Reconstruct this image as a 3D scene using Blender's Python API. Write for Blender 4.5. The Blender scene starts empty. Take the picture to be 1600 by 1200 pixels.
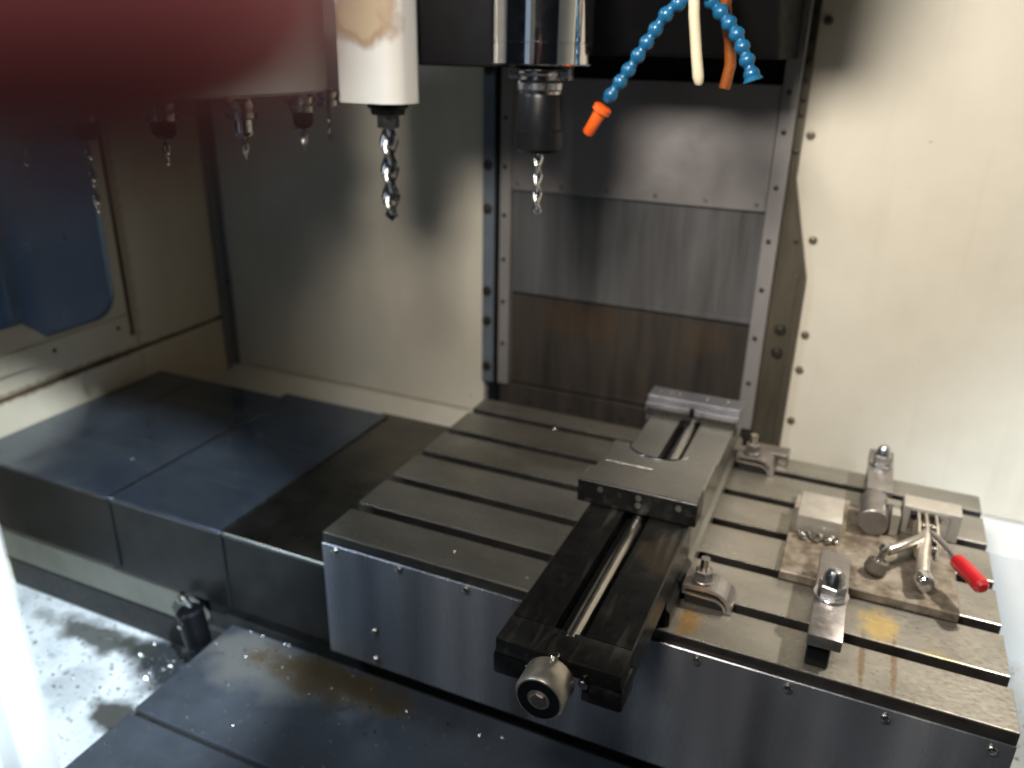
import bpy, bmesh, math, random
from mathutils import Vector, Matrix, noise
from mathutils.geometry import tessellate_polygon

random.seed(11)
scene = bpy.context.scene
col = scene.collection
R = math.radians

# ------------------------------------------------------------------ camera
CAM_ROT = Matrix(((0.9129, -0.1719, 0.3701), (0.4077, 0.3421, -0.8466), (0.0189, 0.9238, 0.3824)))
CAM_LOC = Vector((0.6562, -0.8177, 0.6590))
cd = bpy.data.cameras.new('camera')
cam = bpy.data.objects.new('camera', cd)
col.objects.link(cam)
q = CAM_ROT.to_quaternion().normalized()
cam.matrix_world = Matrix.Translation(CAM_LOC) @ q.to_matrix().to_4x4()
cd.sensor_fit = 'HORIZONTAL'
cd.sensor_width = 36.0
cd.lens = 1265.5 / 1600 * 36.0
cd.clip_start = 0.005
cd.clip_end = 60
cd.dof.use_dof = True
cd.dof.focus_distance = 0.76
cd.dof.aperture_fstop = 3.6
scene.camera = cam

# ------------------------------------------------------------------ world, lamps, exposure
world = bpy.data.worlds.new('World')
scene.world = world
world.use_nodes = True
bg = world.node_tree.nodes['Background']
bg.inputs['Color'].default_value = (0.62, 0.78, 1.0, 1)
bg.inputs['Strength'].default_value = 0.008


def aim(o, target):
    d = Vector(target) - o.location
    o.rotation_euler = d.to_track_quat('-Z', 'Y').to_euler()


def area(name, loc, target, power, color, sx, sy=None, spread=None):
    l = bpy.data.lights.new(name, 'AREA')
    l.energy = power
    l.color = color
    l.size = sx
    if sy:
        l.shape = 'RECTANGLE'
        l.size_y = sy
    if spread:
        l.spread = spread
    o = bpy.data.objects.new(name, l)
    col.objects.link(o)
    o.location = loc
    aim(o, target)
    return o


def spot(name, loc, target, power, color, deg, blend, radius):
    l = bpy.data.lights.new(name, 'SPOT')
    l.energy = power
    l.color = color
    l.spot_size = R(deg)
    l.spot_blend = blend
    l.shadow_soft_size = radius
    o = bpy.data.objects.new(name, l)
    col.objects.link(o)
    o.location = loc
    aim(o, target)
    return o


# machine work lamps (warm): one above the door opening, one high on the right aimed down at the table
spot('door_lamp', (0.39, -0.75, 1.20), (0.62, 0.72, 0.42), 130.0, (1.0, 0.915, 0.80), 88, 1.0, 0.15)
spot('work_lamp', (1.24, 0.46, 1.08), (0.76, 0.24, 0.0), 125.0, (1.0, 0.92, 0.82), 36, 0.8, 0.03)
# cool shop lights that fall in through the open door
spot('cool_lamp', (2.2, -1.6, 2.75), (-0.62, -0.09, -0.30), 1300.0, (0.74, 0.88, 1.0), 12.0, 0.10, 0.05)
spot('cool_lamp', (1.5, -2.0, 1.6), (1.12, 0.72, -0.12), 290.0, (0.76, 0.89, 1.0), 15.0, 0.7, 0.12)
area('cool_lamp', (-1.25, -1.0, 1.6), (-1.6, 0.6, 0.2), 30.0, (0.72, 0.87, 1.0), 0.5)  # added unseen lamp that brightens the cabinet behind the window

area('front_fill', (-0.2, -3.2, 0.75), (0.25, 0.2, 0.55), 1.7, (0.62, 0.80, 1.0), 0.9, 1.4)  # added unseen area light: cool fill and streaks on the chrome

scene.view_settings.view_transform = 'Standard'
scene.view_settings.look = 'None'
scene.view_settings.exposure = 0.0
scene.view_settings.gamma = 1.0
scene.view_settings.use_curve_mapping = False
scene.render.engine = 'CYCLES'
scene.cycles.use_denoising = True
scene.cycles.max_bounces = 8


# ------------------------------------------------------------------ materials
def nd(nt, t, x=0, y=0, **kw):
    n = nt.nodes.new(t)
    n.location = (x, y)
    for k, v in kw.items():
        setattr(n, k, v)
    return n


def mat(name, ramp, scale=8.0, stretch=(1, 1, 1), metal=0.0, rough=(0.4, 0.6), bump=0.0, bscale=None,
        detail=7, stains=(), specks=None, coat=0.0, sss=0.0, scratch=None, spec=None):
    """Principled surface: noise-driven colour ramp, varied roughness, fine relief, shaped stains."""
    m = bpy.data.materials.new(name)
    m.use_nodes = True
    nt = m.node_tree
    b = nt.nodes['Principled BSDF']
    geo = nd(nt, 'ShaderNodeNewGeometry')
    mp = nd(nt, 'ShaderNodeMapping')
    mp.inputs['Scale'].default_value = stretch
    nt.links.new(geo.outputs['Position'], mp.inputs['Vector'])
    n1 = nd(nt, 'ShaderNodeTexNoise')
    n1.inputs['Scale'].default_value = scale
    n1.inputs['Detail'].default_value = detail
    n1.inputs['Roughness'].default_value = 0.62
    nt.links.new(mp.outputs[0], n1.inputs['Vector'])
    rp = nd(nt, 'ShaderNodeValToRGB')
    els = rp.color_ramp.elements
    while len(els) < len(ramp):
        els.new(0.5)
    for e, (p, c) in zip(els, ramp):
        e.position = p
        e.color = (*c, 1)
    nt.links.new(n1.outputs['Fac'], rp.inputs['Fac'])
    colour = rp.outputs['Color']
    n2 = nd(nt, 'ShaderNodeTexNoise')
    n2.inputs['Scale'].default_value = bscale or scale * 5
    n2.inputs['Detail'].default_value = 8
    nt.links.new(mp.outputs[0], n2.inputs['Vector'])
    for (c, rad, colr, amt) in stains:
        sub = nd(nt, 'ShaderNodeVectorMath', operation='SUBTRACT')
        sub.inputs[1].default_value = c
        nt.links.new(geo.outputs['Position'], sub.inputs[0])
        dv = nd(nt, 'ShaderNodeVectorMath', operation='DIVIDE')
        dv.inputs[1].default_value = rad
        nt.links.new(sub.outputs[0], dv.inputs[0])
        ln = nd(nt, 'ShaderNodeVectorMath', operation='LENGTH')
        nt.links.new(dv.outputs[0], ln.inputs[0])
        ns = nd(nt, 'ShaderNodeTexNoise')
        ns.inputs['Scale'].default_value = 0.9 / min(rad)
        ns.inputs['Detail'].default_value = 6
        nt.links.new(geo.outputs['Position'], ns.inputs['Vector'])
        ad = nd(nt, 'ShaderNodeMath', operation='MULTIPLY_ADD')
        ad.inputs[1].default_value = 1.5
        nt.links.new(ns.outputs['Fac'], ad.inputs[0])
        nt.links.new(ln.outputs['Value'], ad.inputs[2])
        mr = nd(nt, 'ShaderNodeMapRange')
        mr.inputs['From Min'].default_value = 1.35
        mr.inputs['From Max'].default_value = 1.85
        mr.inputs['To Min'].default_value = amt
        mr.inputs['To Max'].default_value = 0.0
        nt.links.new(ad.outputs[0], mr.inputs['Value'])
        mx = nd(nt, 'ShaderNodeMix', data_type='RGBA')
        nt.links.new(mr.outputs[0], mx.inputs['Factor'])
        nt.links.new(colour, mx.inputs[6])
        mx.inputs[7].default_value = (*colr, 1)
        colour = mx.outputs[2]
    if specks:
        (sc, thr, scol) = specks
        ns = nd(nt, 'ShaderNodeTexNoise')
        ns.inputs['Scale'].default_value = sc
        ns.inputs['Detail'].default_value = 5
        ns.inputs['Roughness'].default_value = 0.7
        nt.links.new(geo.outputs['Position'], ns.inputs['Vector'])
        mr = nd(nt, 'ShaderNodeMapRange')
        mr.inputs['From Min'].default_value = thr
        mr.inputs['From Max'].default_value = thr + 0.05
        nt.links.new(ns.outputs['Fac'], mr.inputs['Value'])
        mx = nd(nt, 'ShaderNodeMix', data_type='RGBA')
        nt.links.new(mr.outputs[0], mx.inputs['Factor'])
        nt.links.new(colour, mx.inputs[6])
        mx.inputs[7].default_value = (*scol, 1)
        colour = mx.outputs[2]
    if scratch:
        (svec, ssc, scol, samt) = scratch
        m2 = nd(nt, 'ShaderNodeMapping')
        m2.inputs['Scale'].default_value = svec
        nt.links.new(geo.outputs['Position'], m2.inputs['Vector'])
        ns = nd(nt, 'ShaderNodeTexNoise')
        ns.inputs['Scale'].default_value = ssc
        ns.inputs['Detail'].default_value = 4
        nt.links.new(m2.outputs[0], ns.inputs['Vector'])
        mr = nd(nt, 'ShaderNodeMapRange')
        mr.inputs['From Min'].default_value = 0.56
        mr.inputs['From Max'].default_value = 0.72
        mr.inputs['To Max'].default_value = samt
        nt.links.new(ns.outputs['Fac'], mr.inputs['Value'])
        mx = nd(nt, 'ShaderNodeMix', data_type='RGBA')
        nt.links.new(mr.outputs[0], mx.inputs['Factor'])
        nt.links.new(colour, mx.inputs[6])
        mx.inputs[7].default_value = (*scol, 1)
        colour = mx.outputs[2]
    if spec is not None:
        b.inputs['Specular IOR Level'].default_value = spec
    nt.links.new(colour, b.inputs['Base Color'])
    mr = nd(nt, 'ShaderNodeMapRange')
    mr.inputs['From Min'].default_value = 0.3
    mr.inputs['From Max'].default_value = 0.7
    mr.inputs['To Min'].default_value = rough[0]
    mr.inputs['To Max'].default_value = rough[1]
    nt.links.new(n2.outputs['Fac'], mr.inputs['Value'])
    nt.links.new(mr.outputs[0], b.inputs['Roughness'])
    b.inputs['Metallic'].default_value = metal
    if coat:
        b.inputs['Coat Weight'].default_value = coat
        b.inputs['Coat Roughness'].default_value = 0.15
    if sss:
        b.inputs['Subsurface Weight'].default_value = sss
        b.inputs['Subsurface Radius'].default_value = (1.0, 0.25, 0.12)
        b.inputs['Subsurface Scale'].default_value = 0.006
    if bump:
        bp = nd(nt, 'ShaderNodeBump')
        bp.inputs['Strength'].default_value = bump
        bp.inputs['Distance'].default_value = 0.002
        nt.links.new(n2.outputs['Fac'], bp.inputs['Height'])
        nt.links.new(bp.outputs[0], b.inputs['Normal'])
    return m


M = {}
M['paint'] = mat('cream_paint', [(0.3, (0.60, 0.56, 0.47)), (0.6, (0.69, 0.65, 0.56)), (0.8, (0.72, 0.69, 0.60))],
                 3.0, rough=(0.42, 0.6), bump=0.04, bscale=60, specks=(38, 0.705, (0.30, 0.26, 0.20)),
                 scratch=((1, 1, 0.06), 26, (0.50, 0.46, 0.37), 0.2))
M['paint_left'] = mat('soiled_cream_paint', [(0.3, (0.46, 0.38, 0.26)), (0.6, (0.60, 0.51, 0.37)), (0.8, (0.64, 0.56, 0.42))],
                      5.0, stretch=(1, 1, 0.35), rough=(0.35, 0.55), bump=0.05, bscale=60, specks=(30, 0.72, (0.20, 0.13, 0.07)),
                      stains=[((-0.82, 0.22, 0.013), (0.05, 0.30, 0.011), (0.20, 0.12, 0.055), 0.75),
                              ((-0.82, 0.43, 0.25), (0.05, 0.016, 0.30), (0.28, 0.20, 0.10), 0.55)])
M['white'] = mat('white_paint', [(0.3, (0.74, 0.74, 0.72)), (0.7, (0.82, 0.82, 0.80))], 6, rough=(0.3, 0.45), bump=0.02)
M['carousel_white'] = mat('white_housing', [(0.3, (0.70, 0.69, 0.66)), (0.7, (0.80, 0.79, 0.76))], 6, rough=(0.3, 0.45), bump=0.02,
                          stains=[((-0.03, 0.21, 0.695), (0.055, 0.05, 0.040), (0.20, 0.08, 0.02), 1.0),
                                  ((-0.03, 0.21, 0.702), (0.048, 0.05, 0.040), (0.50, 0.40, 0.26), 1.0)])
M['tray'] = mat('tray_paint', [(0.30, (0.50, 0.53, 0.54)), (0.45, (0.70, 0.72, 0.72)), (0.7, (0.80, 0.81, 0.80))], 9, rough=(0.25, 0.5), bump=0.08,
                specks=(95, 0.585, (0.07, 0.07, 0.06)),
                stains=[((-0.30, -0.025, -0.36), (0.15, 0.075, 0.05), (0.035, 0.04, 0.045), 1.0),
                        ((-0.31, -0.15, -0.36), (0.09, 0.035, 0.05), (0.05, 0.045, 0.035), 0.95),
                        ((-0.52, -0.02, -0.36), (0.14, 0.035, 0.05), (0.05, 0.05, 0.04), 0.9),
                        ((-0.45, -0.12, -0.36), (0.05, 0.05, 0.05), (0.20, 0.21, 0.20), 0.35)])
M['table'] = mat('ground_steel', [(0.30, (0.19, 0.178, 0.15)), (0.52, (0.275, 0.26, 0.225)), (0.75, (0.35, 0.33, 0.295))],
                 6, stretch=(0.7, 1.4, 1), metal=0.75, rough=(0.25, 0.40), bump=0.05, bscale=160,
                 specks=(120, 0.73, (0.6, 0.58, 0.5)), scratch=((0.04, 1, 1), 90, (0.22, 0.205, 0.18), 0.5),
                 stains=[((0.535, 0.030, 0.0), (0.016, 0.032, 0.02), (0.33, 0.19, 0.05), 0.75),
                         ((0.752, 0.125, 0.0), (0.024, 0.034, 0.02), (0.52, 0.38, 0.13), 0.75),
                         ((0.735, 0.055, 0.0), (0.004, 0.060, 0.02), (0.16, 0.10, 0.05), 0.7),
                         ((0.770, 0.055, 0.0), (0.004, 0.060, 0.02), (0.16, 0.10, 0.05), 0.7),
                         ((0.82, 0.09, 0.0), (0.02, 0.02, 0.02), (0.33, 0.30, 0.16), 0.5),
                         ((0.22, 0.38, 0.0), (0.12, 0.06, 0.05), (0.17, 0.15, 0.11), 0.7),
                         ((0.10, 0.30, 0.0), (0.09, 0.05, 0.05), (0.16, 0.145, 0.10), 0.6)])
M['slot'] = mat('slot_steel', [(0.3, (0.05, 0.045, 0.04)), (0.7, (0.12, 0.11, 0.10))], 20, metal=0.8, rough=(0.35, 0.5))
M['apron'] = mat('apron_steel', [(0.36, (0.10, 0.105, 0.115)), (0.5, (0.26, 0.275, 0.31)), (0.64, (0.44, 0.455, 0.49))], 3.2, stretch=(2.2, 1, 0.12), detail=2,  # broad vertical bands: reflections painted into the steel colour
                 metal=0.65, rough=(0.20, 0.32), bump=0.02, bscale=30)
M['cover'] = mat('oiled_cover_steel', [(0.3, (0.11, 0.135, 0.18)), (0.6, (0.16, 0.19, 0.24)), (0.8, (0.22, 0.25, 0.29))],
                 7, metal=0.85, rough=(0.10, 0.26), bump=0.03, bscale=14, specks=(55, 0.735, (0.35, 0.36, 0.36)),
                 scratch=((0.05, 1, 1), 60, (0.24, 0.26, 0.29), 0.6))
M['cover_olive'] = mat('olive_cover_steel', [(0.3, (0.13, 0.128, 0.115)), (0.7, (0.22, 0.215, 0.195))], 9, metal=1.0,
                       rough=(0.22, 0.36), bump=0.03, bscale=14, specks=(55, 0.74, (0.35, 0.34, 0.3)),
                       scratch=((0.05, 1, 1), 60, (0.24, 0.23, 0.20), 0.6))
M['lip'] = mat('worn_edge_steel', [(0.3, (0.12, 0.125, 0.135)), (0.7, (0.24, 0.245, 0.255))], 30, metal=1, rough=(0.25, 0.45))
M['low_cover'] = mat('stained_cover_steel', [(0.3, (0.055, 0.062, 0.075)), (0.7, (0.11, 0.12, 0.14))], 6, metal=0.3,
                     rough=(0.3, 0.5), bump=0.05, bscale=40, specks=(120, 0.64, (0.26, 0.26, 0.25)),
                     stains=[((-0.10, -0.03, -0.26), (0.16, 0.06, 0.06), (0.22, 0.21, 0.19), 0.8),
                             ((0.0, -0.02, -0.26), (0.15, 0.045, 0.06), (0.13, 0.085, 0.035), 0.85)])
M['casting'] = mat('dark_casting', [(0.3, (0.018, 0.019, 0.020)), (0.7, (0.035, 0.036, 0.036))], 12, rough=(0.5, 0.7), bump=0.2, bscale=90)
M['olive'] = mat('olive_casting_paint', [(0.3, (0.13, 0.13, 0.105)), (0.7, (0.19, 0.19, 0.155))], 6, rough=(0.4, 0.6), bump=0.05)
M['black'] = mat('black_paint', [(0.3, (0.003, 0.003, 0.004)), (0.7, (0.006, 0.006, 0.007))], 10, rough=(0.6, 0.8), spec=0.15)
M['iron'] = mat('oily_vise_iron', [(0.3, (0.006, 0.006, 0.006)), (0.62, (0.011, 0.011, 0.010)), (0.80, (0.036, 0.034, 0.030))],
                26, scratch=((1, 0.12, 1), 70, (0.075, 0.07, 0.06), 0.5), metal=0.3, rough=(0.26, 0.45), bump=0.08, bscale=120,
                stains=[((0.49, 0.03, 0.085), (0.03, 0.05, 0.03), (0.06, 0.045, 0.025), 0.4)])
M['iron_bright'] = mat('brightened_vise_iron', [(0.3, (0.19, 0.182, 0.155)), (0.7, (0.27, 0.26, 0.225))], 8, metal=0.75,  # lighter copy of the vise iron, reflected light put into its colour
                       rough=(0.27, 0.32), bump=0.0, bscale=60)
M['jaw_steel'] = mat('jaw_steel', [(0.3, (0.20, 0.20, 0.22)), (0.7, (0.29, 0.29, 0.31))], 16, metal=0.85, rough=(0.3, 0.45))
M['screw'] = mat('bright_steel', [(0.3, (0.50, 0.48, 0.45)), (0.7, (0.60, 0.58, 0.54))], 40, metal=1, rough=(0.16, 0.26))
M['knob'] = mat('warm_steel', [(0.3, (0.46, 0.42, 0.36)), (0.7, (0.58, 0.53, 0.46))], 40, metal=0.85, rough=(0.3, 0.42))
M['chrome'] = mat('chrome', [(0.3, (0.70, 0.71, 0.73)), (0.7, (0.76, 0.77, 0.78))], 12, metal=1, rough=(0.06, 0.11))
M['holder'] = mat('tool_holder_steel', [(0.3, (0.46, 0.46, 0.47)), (0.7, (0.58, 0.58, 0.59))], 12, metal=1, rough=(0.18, 0.3))
M['blackened'] = mat('blackened_steel', [(0.3, (0.004, 0.0045, 0.006)), (0.7, (0.009, 0.0095, 0.011))], 20, metal=0.15, rough=(0.3, 0.42), spec=0.25)
M['drill'] = mat('drill_steel', [(0.3, (0.55, 0.54, 0.52)), (0.7, (0.70, 0.69, 0.66))], 40, metal=1, rough=(0.16, 0.26))
M['drill_dark'] = mat('dark_drill_steel', [(0.3, (0.20, 0.20, 0.21)), (0.7, (0.34, 0.34, 0.35))], 40, metal=1, rough=(0.2, 0.3))
M['panel'] = mat('panel_grey', [(0.3, (0.20, 0.19, 0.195)), (0.7, (0.27, 0.255, 0.26))], 5, metal=0.35, rough=(0.4, 0.52), bump=0.02, bscale=40,
                 specks=(50, 0.74, (0.09, 0.08, 0.08)))
M['panel_mid'] = mat('streaked_panel_blue', [(0.3, (0.10, 0.098, 0.098)), (0.55, (0.15, 0.152, 0.16)), (0.75, (0.20, 0.20, 0.205))],
                     26, stretch=(1, 1, 0.07), metal=0.5, rough=(0.34, 0.48), bump=0.03)
M['panel_low'] = mat('streaked_panel_brown', [(0.3, (0.038, 0.034, 0.031)), (0.55, (0.075, 0.065, 0.056)), (0.75, (0.10, 0.083, 0.066))],
                     22, stretch=(1, 1, 0.09), metal=0.5, rough=(0.36, 0.5), bump=0.03,
                     stains=[((0.12, 0.70, 0.14), (0.10, 0.1, 0.05), (0.12, 0.07, 0.04), 0.4),
                             ((0.40, 0.70, 0.14), (0.05, 0.1, 0.04), (0.11, 0.07, 0.04), 0.35)])
M['frame'] = mat('frame_grey', [(0.3, (0.22, 0.21, 0.21)), (0.7, (0.28, 0.265, 0.265))], 14, stretch=(1, 1, 0.3), metal=0.3, rough=(0.4, 0.5), bump=0.02)
M['flange'] = mat('oily_flange_steel', [(0.3, (0.085, 0.075, 0.055)), (0.7, (0.17, 0.15, 0.115))], 12, stretch=(1.5, 1, 0.25), metal=0.6, rough=(0.3, 0.45))
M['blue_strip'] = mat('blue_grey_strip', [(0.3, (0.13, 0.16, 0.20)), (0.7, (0.19, 0.22, 0.26))], 14, metal=0.3, rough=(0.4, 0.5))
M['bolt_dark'] = mat('dark_bolt', [(0.3, (0.03, 0.028, 0.025)), (0.7, (0.07, 0.062, 0.05))], 60, metal=0.6, rough=(0.3, 0.45))
M['bolt_olive'] = mat('olive_bolt', [(0.3, (0.13, 0.11, 0.08)), (0.7, (0.24, 0.21, 0.16))], 60, metal=0.6, rough=(0.35, 0.5))
M['rust'] = mat('rust_seam', [(0.3, (0.03, 0.018, 0.010)), (0.7, (0.09, 0.05, 0.025))], 30, rough=(0.7, 0.9))
M['hose'] = mat('blue_hose_plastic', [(0.3, (0.005, 0.07, 0.16)), (0.7, (0.009, 0.10, 0.22))], 60, rough=(0.22, 0.34))
M['orange'] = mat('orange_plastic', [(0.3, (0.55, 0.07, 0.008)), (0.7, (0.65, 0.10, 0.012))], 20, rough=(0.3, 0.4))
M['amber'] = mat('amber_tube', [(0.3, (0.17, 0.045, 0.008)), (0.7, (0.23, 0.065, 0.010))], 20, rough=(0.25, 0.35))
M['tube_white'] = mat('white_tube_plastic', [(0.3, (0.50, 0.43, 0.30)), (0.7, (0.56, 0.50, 0.37))], 20, rough=(0.25, 0.35))
M['fix_plate'] = mat('stained_fixture_plate', [(0.36, (0.06, 0.046, 0.03)), (0.48, (0.125, 0.102, 0.075)), (0.64, (0.205, 0.182, 0.15))],
                     42, metal=0.25, rough=(0.34, 0.5), bump=0.08, bscale=80, specks=(60, 0.70, (0.15, 0.09, 0.04)))
M['alu'] = mat('aluminium', [(0.3, (0.23, 0.21, 0.18)), (0.7, (0.32, 0.30, 0.26))], 26, metal=0.35, rough=(0.35, 0.5), bump=0.04,
               specks=(90, 0.72, (0.2, 0.17, 0.12)))
M['clamp'] = mat('clamp_steel', [(0.3, (0.20, 0.185, 0.175)), (0.7, (0.32, 0.30, 0.285))], 30, metal=0.85, rough=(0.28, 0.42), bump=0.05)
M['red'] = mat('red_grip', [(0.3, (0.24, 0.004, 0.007)), (0.7, (0.33, 0.008, 0.011))], 30, rough=(0.32, 0.42))
M['rubber'] = mat('dark_rubber', [(0.3, (0.05, 0.042, 0.03)), (0.7, (0.09, 0.075, 0.055))], 30, rough=(0.55, 0.7))
M['blue_sheet'] = mat('blue_sheet', [(0.3, (0.07, 0.14, 0.30)), (0.6, (0.11, 0.20, 0.38)), (0.8, (0.18, 0.26, 0.38))], 3.0, rough=(0.4, 0.6))
M['brown_post'] = mat('brown_post_paint', [(0.3, (0.10, 0.075, 0.055)), (0.7, (0.16, 0.12, 0.09))], 6, rough=(0.4, 0.6))
M['skin'] = mat('skin', [(0.3, (0.33, 0.064, 0.058)), (0.7, (0.39, 0.085, 0.075))], 60, rough=(0.45, 0.6), sss=0.7, bump=0.05, bscale=900)
M['nail'] = mat('nail', [(0.3, (0.62, 0.32, 0.27)), (0.7, (0.68, 0.38, 0.33))], 60, rough=(0.25, 0.35))
M['chip'] = mat('metal_chip', [(0.3, (0.62, 0.62, 0.60)), (0.7, (0.82, 0.81, 0.78))], 60, metal=1, rough=(0.15, 0.3))
M['skirt'] = mat('shaded_cover_skirt', [(0.3, (0.008, 0.008, 0.008)), (0.7, (0.018, 0.018, 0.017))], 9, metal=0.4, rough=(0.3, 0.45), bump=0.03, bscale=30)  # darker copy for cover front faces, their shade put into the colour
M['dark_gap_line'] = mat('dark_gap', [(0.3, (0.012, 0.012, 0.012)), (0.7, (0.03, 0.028, 0.024))], 40, rough=(0.2, 0.4))  # plain dark colour for slot floors, plate gap and jaw grooves

g = bpy.data.materials.new('window_glass')
g.use_nodes = True
nt = g.node_tree
for n in list(nt.nodes):
    nt.nodes.remove(n)
out = nd(nt, 'ShaderNodeOutputMaterial')
mixs = nd(nt, 'ShaderNodeMixShader')
fr = nd(nt, 'ShaderNodeFresnel')
fr.inputs['IOR'].default_value = 1.5
tr = nd(nt, 'ShaderNodeBsdfTransparent')
tr.inputs['Color'].default_value = (0.55, 0.66, 0.80, 1)
gl = nd(nt, 'ShaderNodeBsdfGlossy')
gl.inputs['Roughness'].default_value = 0.12
nt.links.new(fr.outputs[0], mixs.inputs[0])
nt.links.new(tr.outputs[0], mixs.inputs[1])
nt.links.new(gl.outputs[0], mixs.inputs[2])
df = nd(nt, 'ShaderNodeBsdfDiffuse')
df.inputs['Color'].default_value = (0.30, 0.42, 0.58, 1)
hz = nd(nt, 'ShaderNodeMixShader')
hzn = nd(nt, 'ShaderNodeTexNoise')
hzn.inputs['Scale'].default_value = 9
hzr = nd(nt, 'ShaderNodeMapRange')
hzr.inputs['To Min'].default_value = 0.12
hzr.inputs['To Max'].default_value = 0.45
nt.links.new(hzn.outputs['Fac'], hzr.inputs['Value'])
nt.links.new(hzr.outputs[0], hz.inputs[0])
nt.links.new(mixs.outputs[0], hz.inputs[1])
nt.links.new(df.outputs[0], hz.inputs[2])
nt.links.new(hz.outputs[0], out.inputs['Surface'])
M['glass'] = g


# ------------------------------------------------------------------ mesh helpers
class MB:
    """Collects solids in world coordinates, then links them as one mesh object."""

    def __init__(self):
        self.bm = bmesh.new()

    def box(self, x0, x1, y0, y1, z0, z1, bev=0.0, seg=1, rot=None, piv=None):
        t = bmesh.new()
        bmesh.ops.create_cube(t, size=1)
        for v in t.verts:
            v.co = Vector(((x0 + x1) / 2 + v.co.x * (x1 - x0), (y0 + y1) / 2 + v.co.y * (y1 - y0), (z0 + z1) / 2 + v.co.z * (z1 - z0)))
        if bev:
            bmesh.ops.bevel(t, geom=list(t.edges), offset=bev, segments=seg, profile=0.5, affect='EDGES')
        if rot is not None:
            p = Vector(piv) if piv else Vector(((x0 + x1) / 2, (y0 + y1) / 2, (z0 + z1) / 2))
            for v in t.verts:
                v.co = rot @ (v.co - p) + p
        self.merge(t)
        return self

    def merge(self, t):
        me = bpy.data.meshes.new('tmp')
        t.to_mesh(me)
        t.free()
        self.bm.from_mesh(me)
        bpy.data.meshes.remove(me)

    def lathe(self, base, axis, prof, n=32, phase=0.0):
        """prof: list of (distance along axis, radius)."""
        a = Vector(axis).normalized()
        u = a.orthogonal().normalized()
        w = a.cross(u)
        base = Vector(base)
        rings = []
        for (h, r) in prof:
            ring = []
            for i in range(n):
                t = 2 * math.pi * i / n + phase
                ring.append(self.bm.verts.new(base + a * h + (u * math.cos(t) + w * math.sin(t)) * max(r, 1e-5)))
            rings.append(ring)
        for r0, r1 in zip(rings, rings[1:]):
            for i in range(n):
                self.bm.faces.new((r0[i], r0[(i + 1) % n], r1[(i + 1) % n], r1[i]))
        self.bm.faces.new(list(reversed(rings[0])))
        self.bm.faces.new(rings[-1])
        return self

    def cyl(self, p0, p1, r, n=24, bev=0.0, phase=0.0):
        p0, p1 = Vector(p0), Vector(p1)
        L = (p1 - p0).length
        if bev:
            prof = [(0, r - bev), (bev, r), (L - bev, r), (L, r - bev)]
        else:
            prof = [(0, r), (L, r)]
        return self.lathe(p0, p1 - p0, prof, n, phase)

    def tube(self, pts, rad, n=12):
        pts = [Vector(p) for p in pts]
        rads = rad if isinstance(rad, (list, tuple)) else [rad] * len(pts)
        rings = []
        prev = None
        for i, p in enumerate(pts):
            d = (pts[min(i + 1, len(pts) - 1)] - pts[max(i - 1, 0)]).normalized()
            if prev is None:
                u = d.orthogonal().normalized()
            else:
                u = (prev - d * prev.dot(d)).normalized()
            prev = u
            w = d.cross(u)
            rings.append([self.bm.verts.new(p + (u * math.cos(2 * math.pi * k / n) + w * math.sin(2 * math.pi * k / n)) * rads[i]) for k in range(n)])
        for r0, r1 in zip(rings, rings[1:]):
            for k in range(n):
                self.bm.faces.new((r0[k], r0[(k + 1) % n], r1[(k + 1) % n], r1[k]))
        self.bm.faces.new(list(reversed(rings[0])))
        self.bm.faces.new(rings[-1])
        return self

    def prism(self, loops, axis, a0, a1):
        """loops: outer polygon then holes, 2-D in the plane normal to axis ('x': (y,z), 'y': (x,z), 'z': (x,y))."""
        def P(p, a):
            return {'x': Vector((a, p[0], p[1])), 'y': Vector((p[0], a, p[1])), 'z': Vector((p[0], p[1], a))}[axis]
        flat = [p for l in loops for p in l]
        tris = tessellate_polygon([[Vector((p[0], p[1], 0)) for p in l] for l in loops])
        va = [self.bm.verts.new(P(p, a0)) for p in flat]
        vb = [self.bm.verts.new(P(p, a1)) for p in flat]
        for t in tris:
            self.bm.faces.new([va[i] for i in t])
            self.bm.faces.new([vb[i] for i in reversed(t)])
        k = 0
        for l in loops:
            n = len(l)
            for i in range(n):
                j = (i + 1) % n
                self.bm.faces.new((va[k + i], va[k + j], vb[k + j], vb[k + i]))
            k += n
        return self

    def twist(self, base, length, r, turns, n=16, steps=60, core=0.55, point=None):
        """A twist drill hanging down from base: two flutes, pointed end."""
        base = Vector(base)
        rings = []
        point = r * 0.7 if point is None else point
        for s in range(steps + 1):
            t = s / steps
            z = -length * t
            k = min(1.0, (length * (1 - t)) / point) if point else 1
            ph = turns * 2 * math.pi * t
            ring = []
            for i in range(n):
                a = 2 * math.pi * i / n
                fl = abs(math.cos(a)) ** 1.4
                rr = r * (1 - (1 - core) * fl) * max(0.04, k)
                ring.append(self.bm.verts.new(base + Vector((rr * math.cos(a + ph), rr * math.sin(a + ph), z))))
            rings.append(ring)
        for r0, r1 in zip(rings, rings[1:]):
            for i in range(n):
                self.bm.faces.new((r0[i], r1[i], r1[(i + 1) % n], r0[(i + 1) % n]))
        self.bm.faces.new(rings[0])
        self.bm.faces.new(list(reversed(rings[-1])))
        return self

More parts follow.
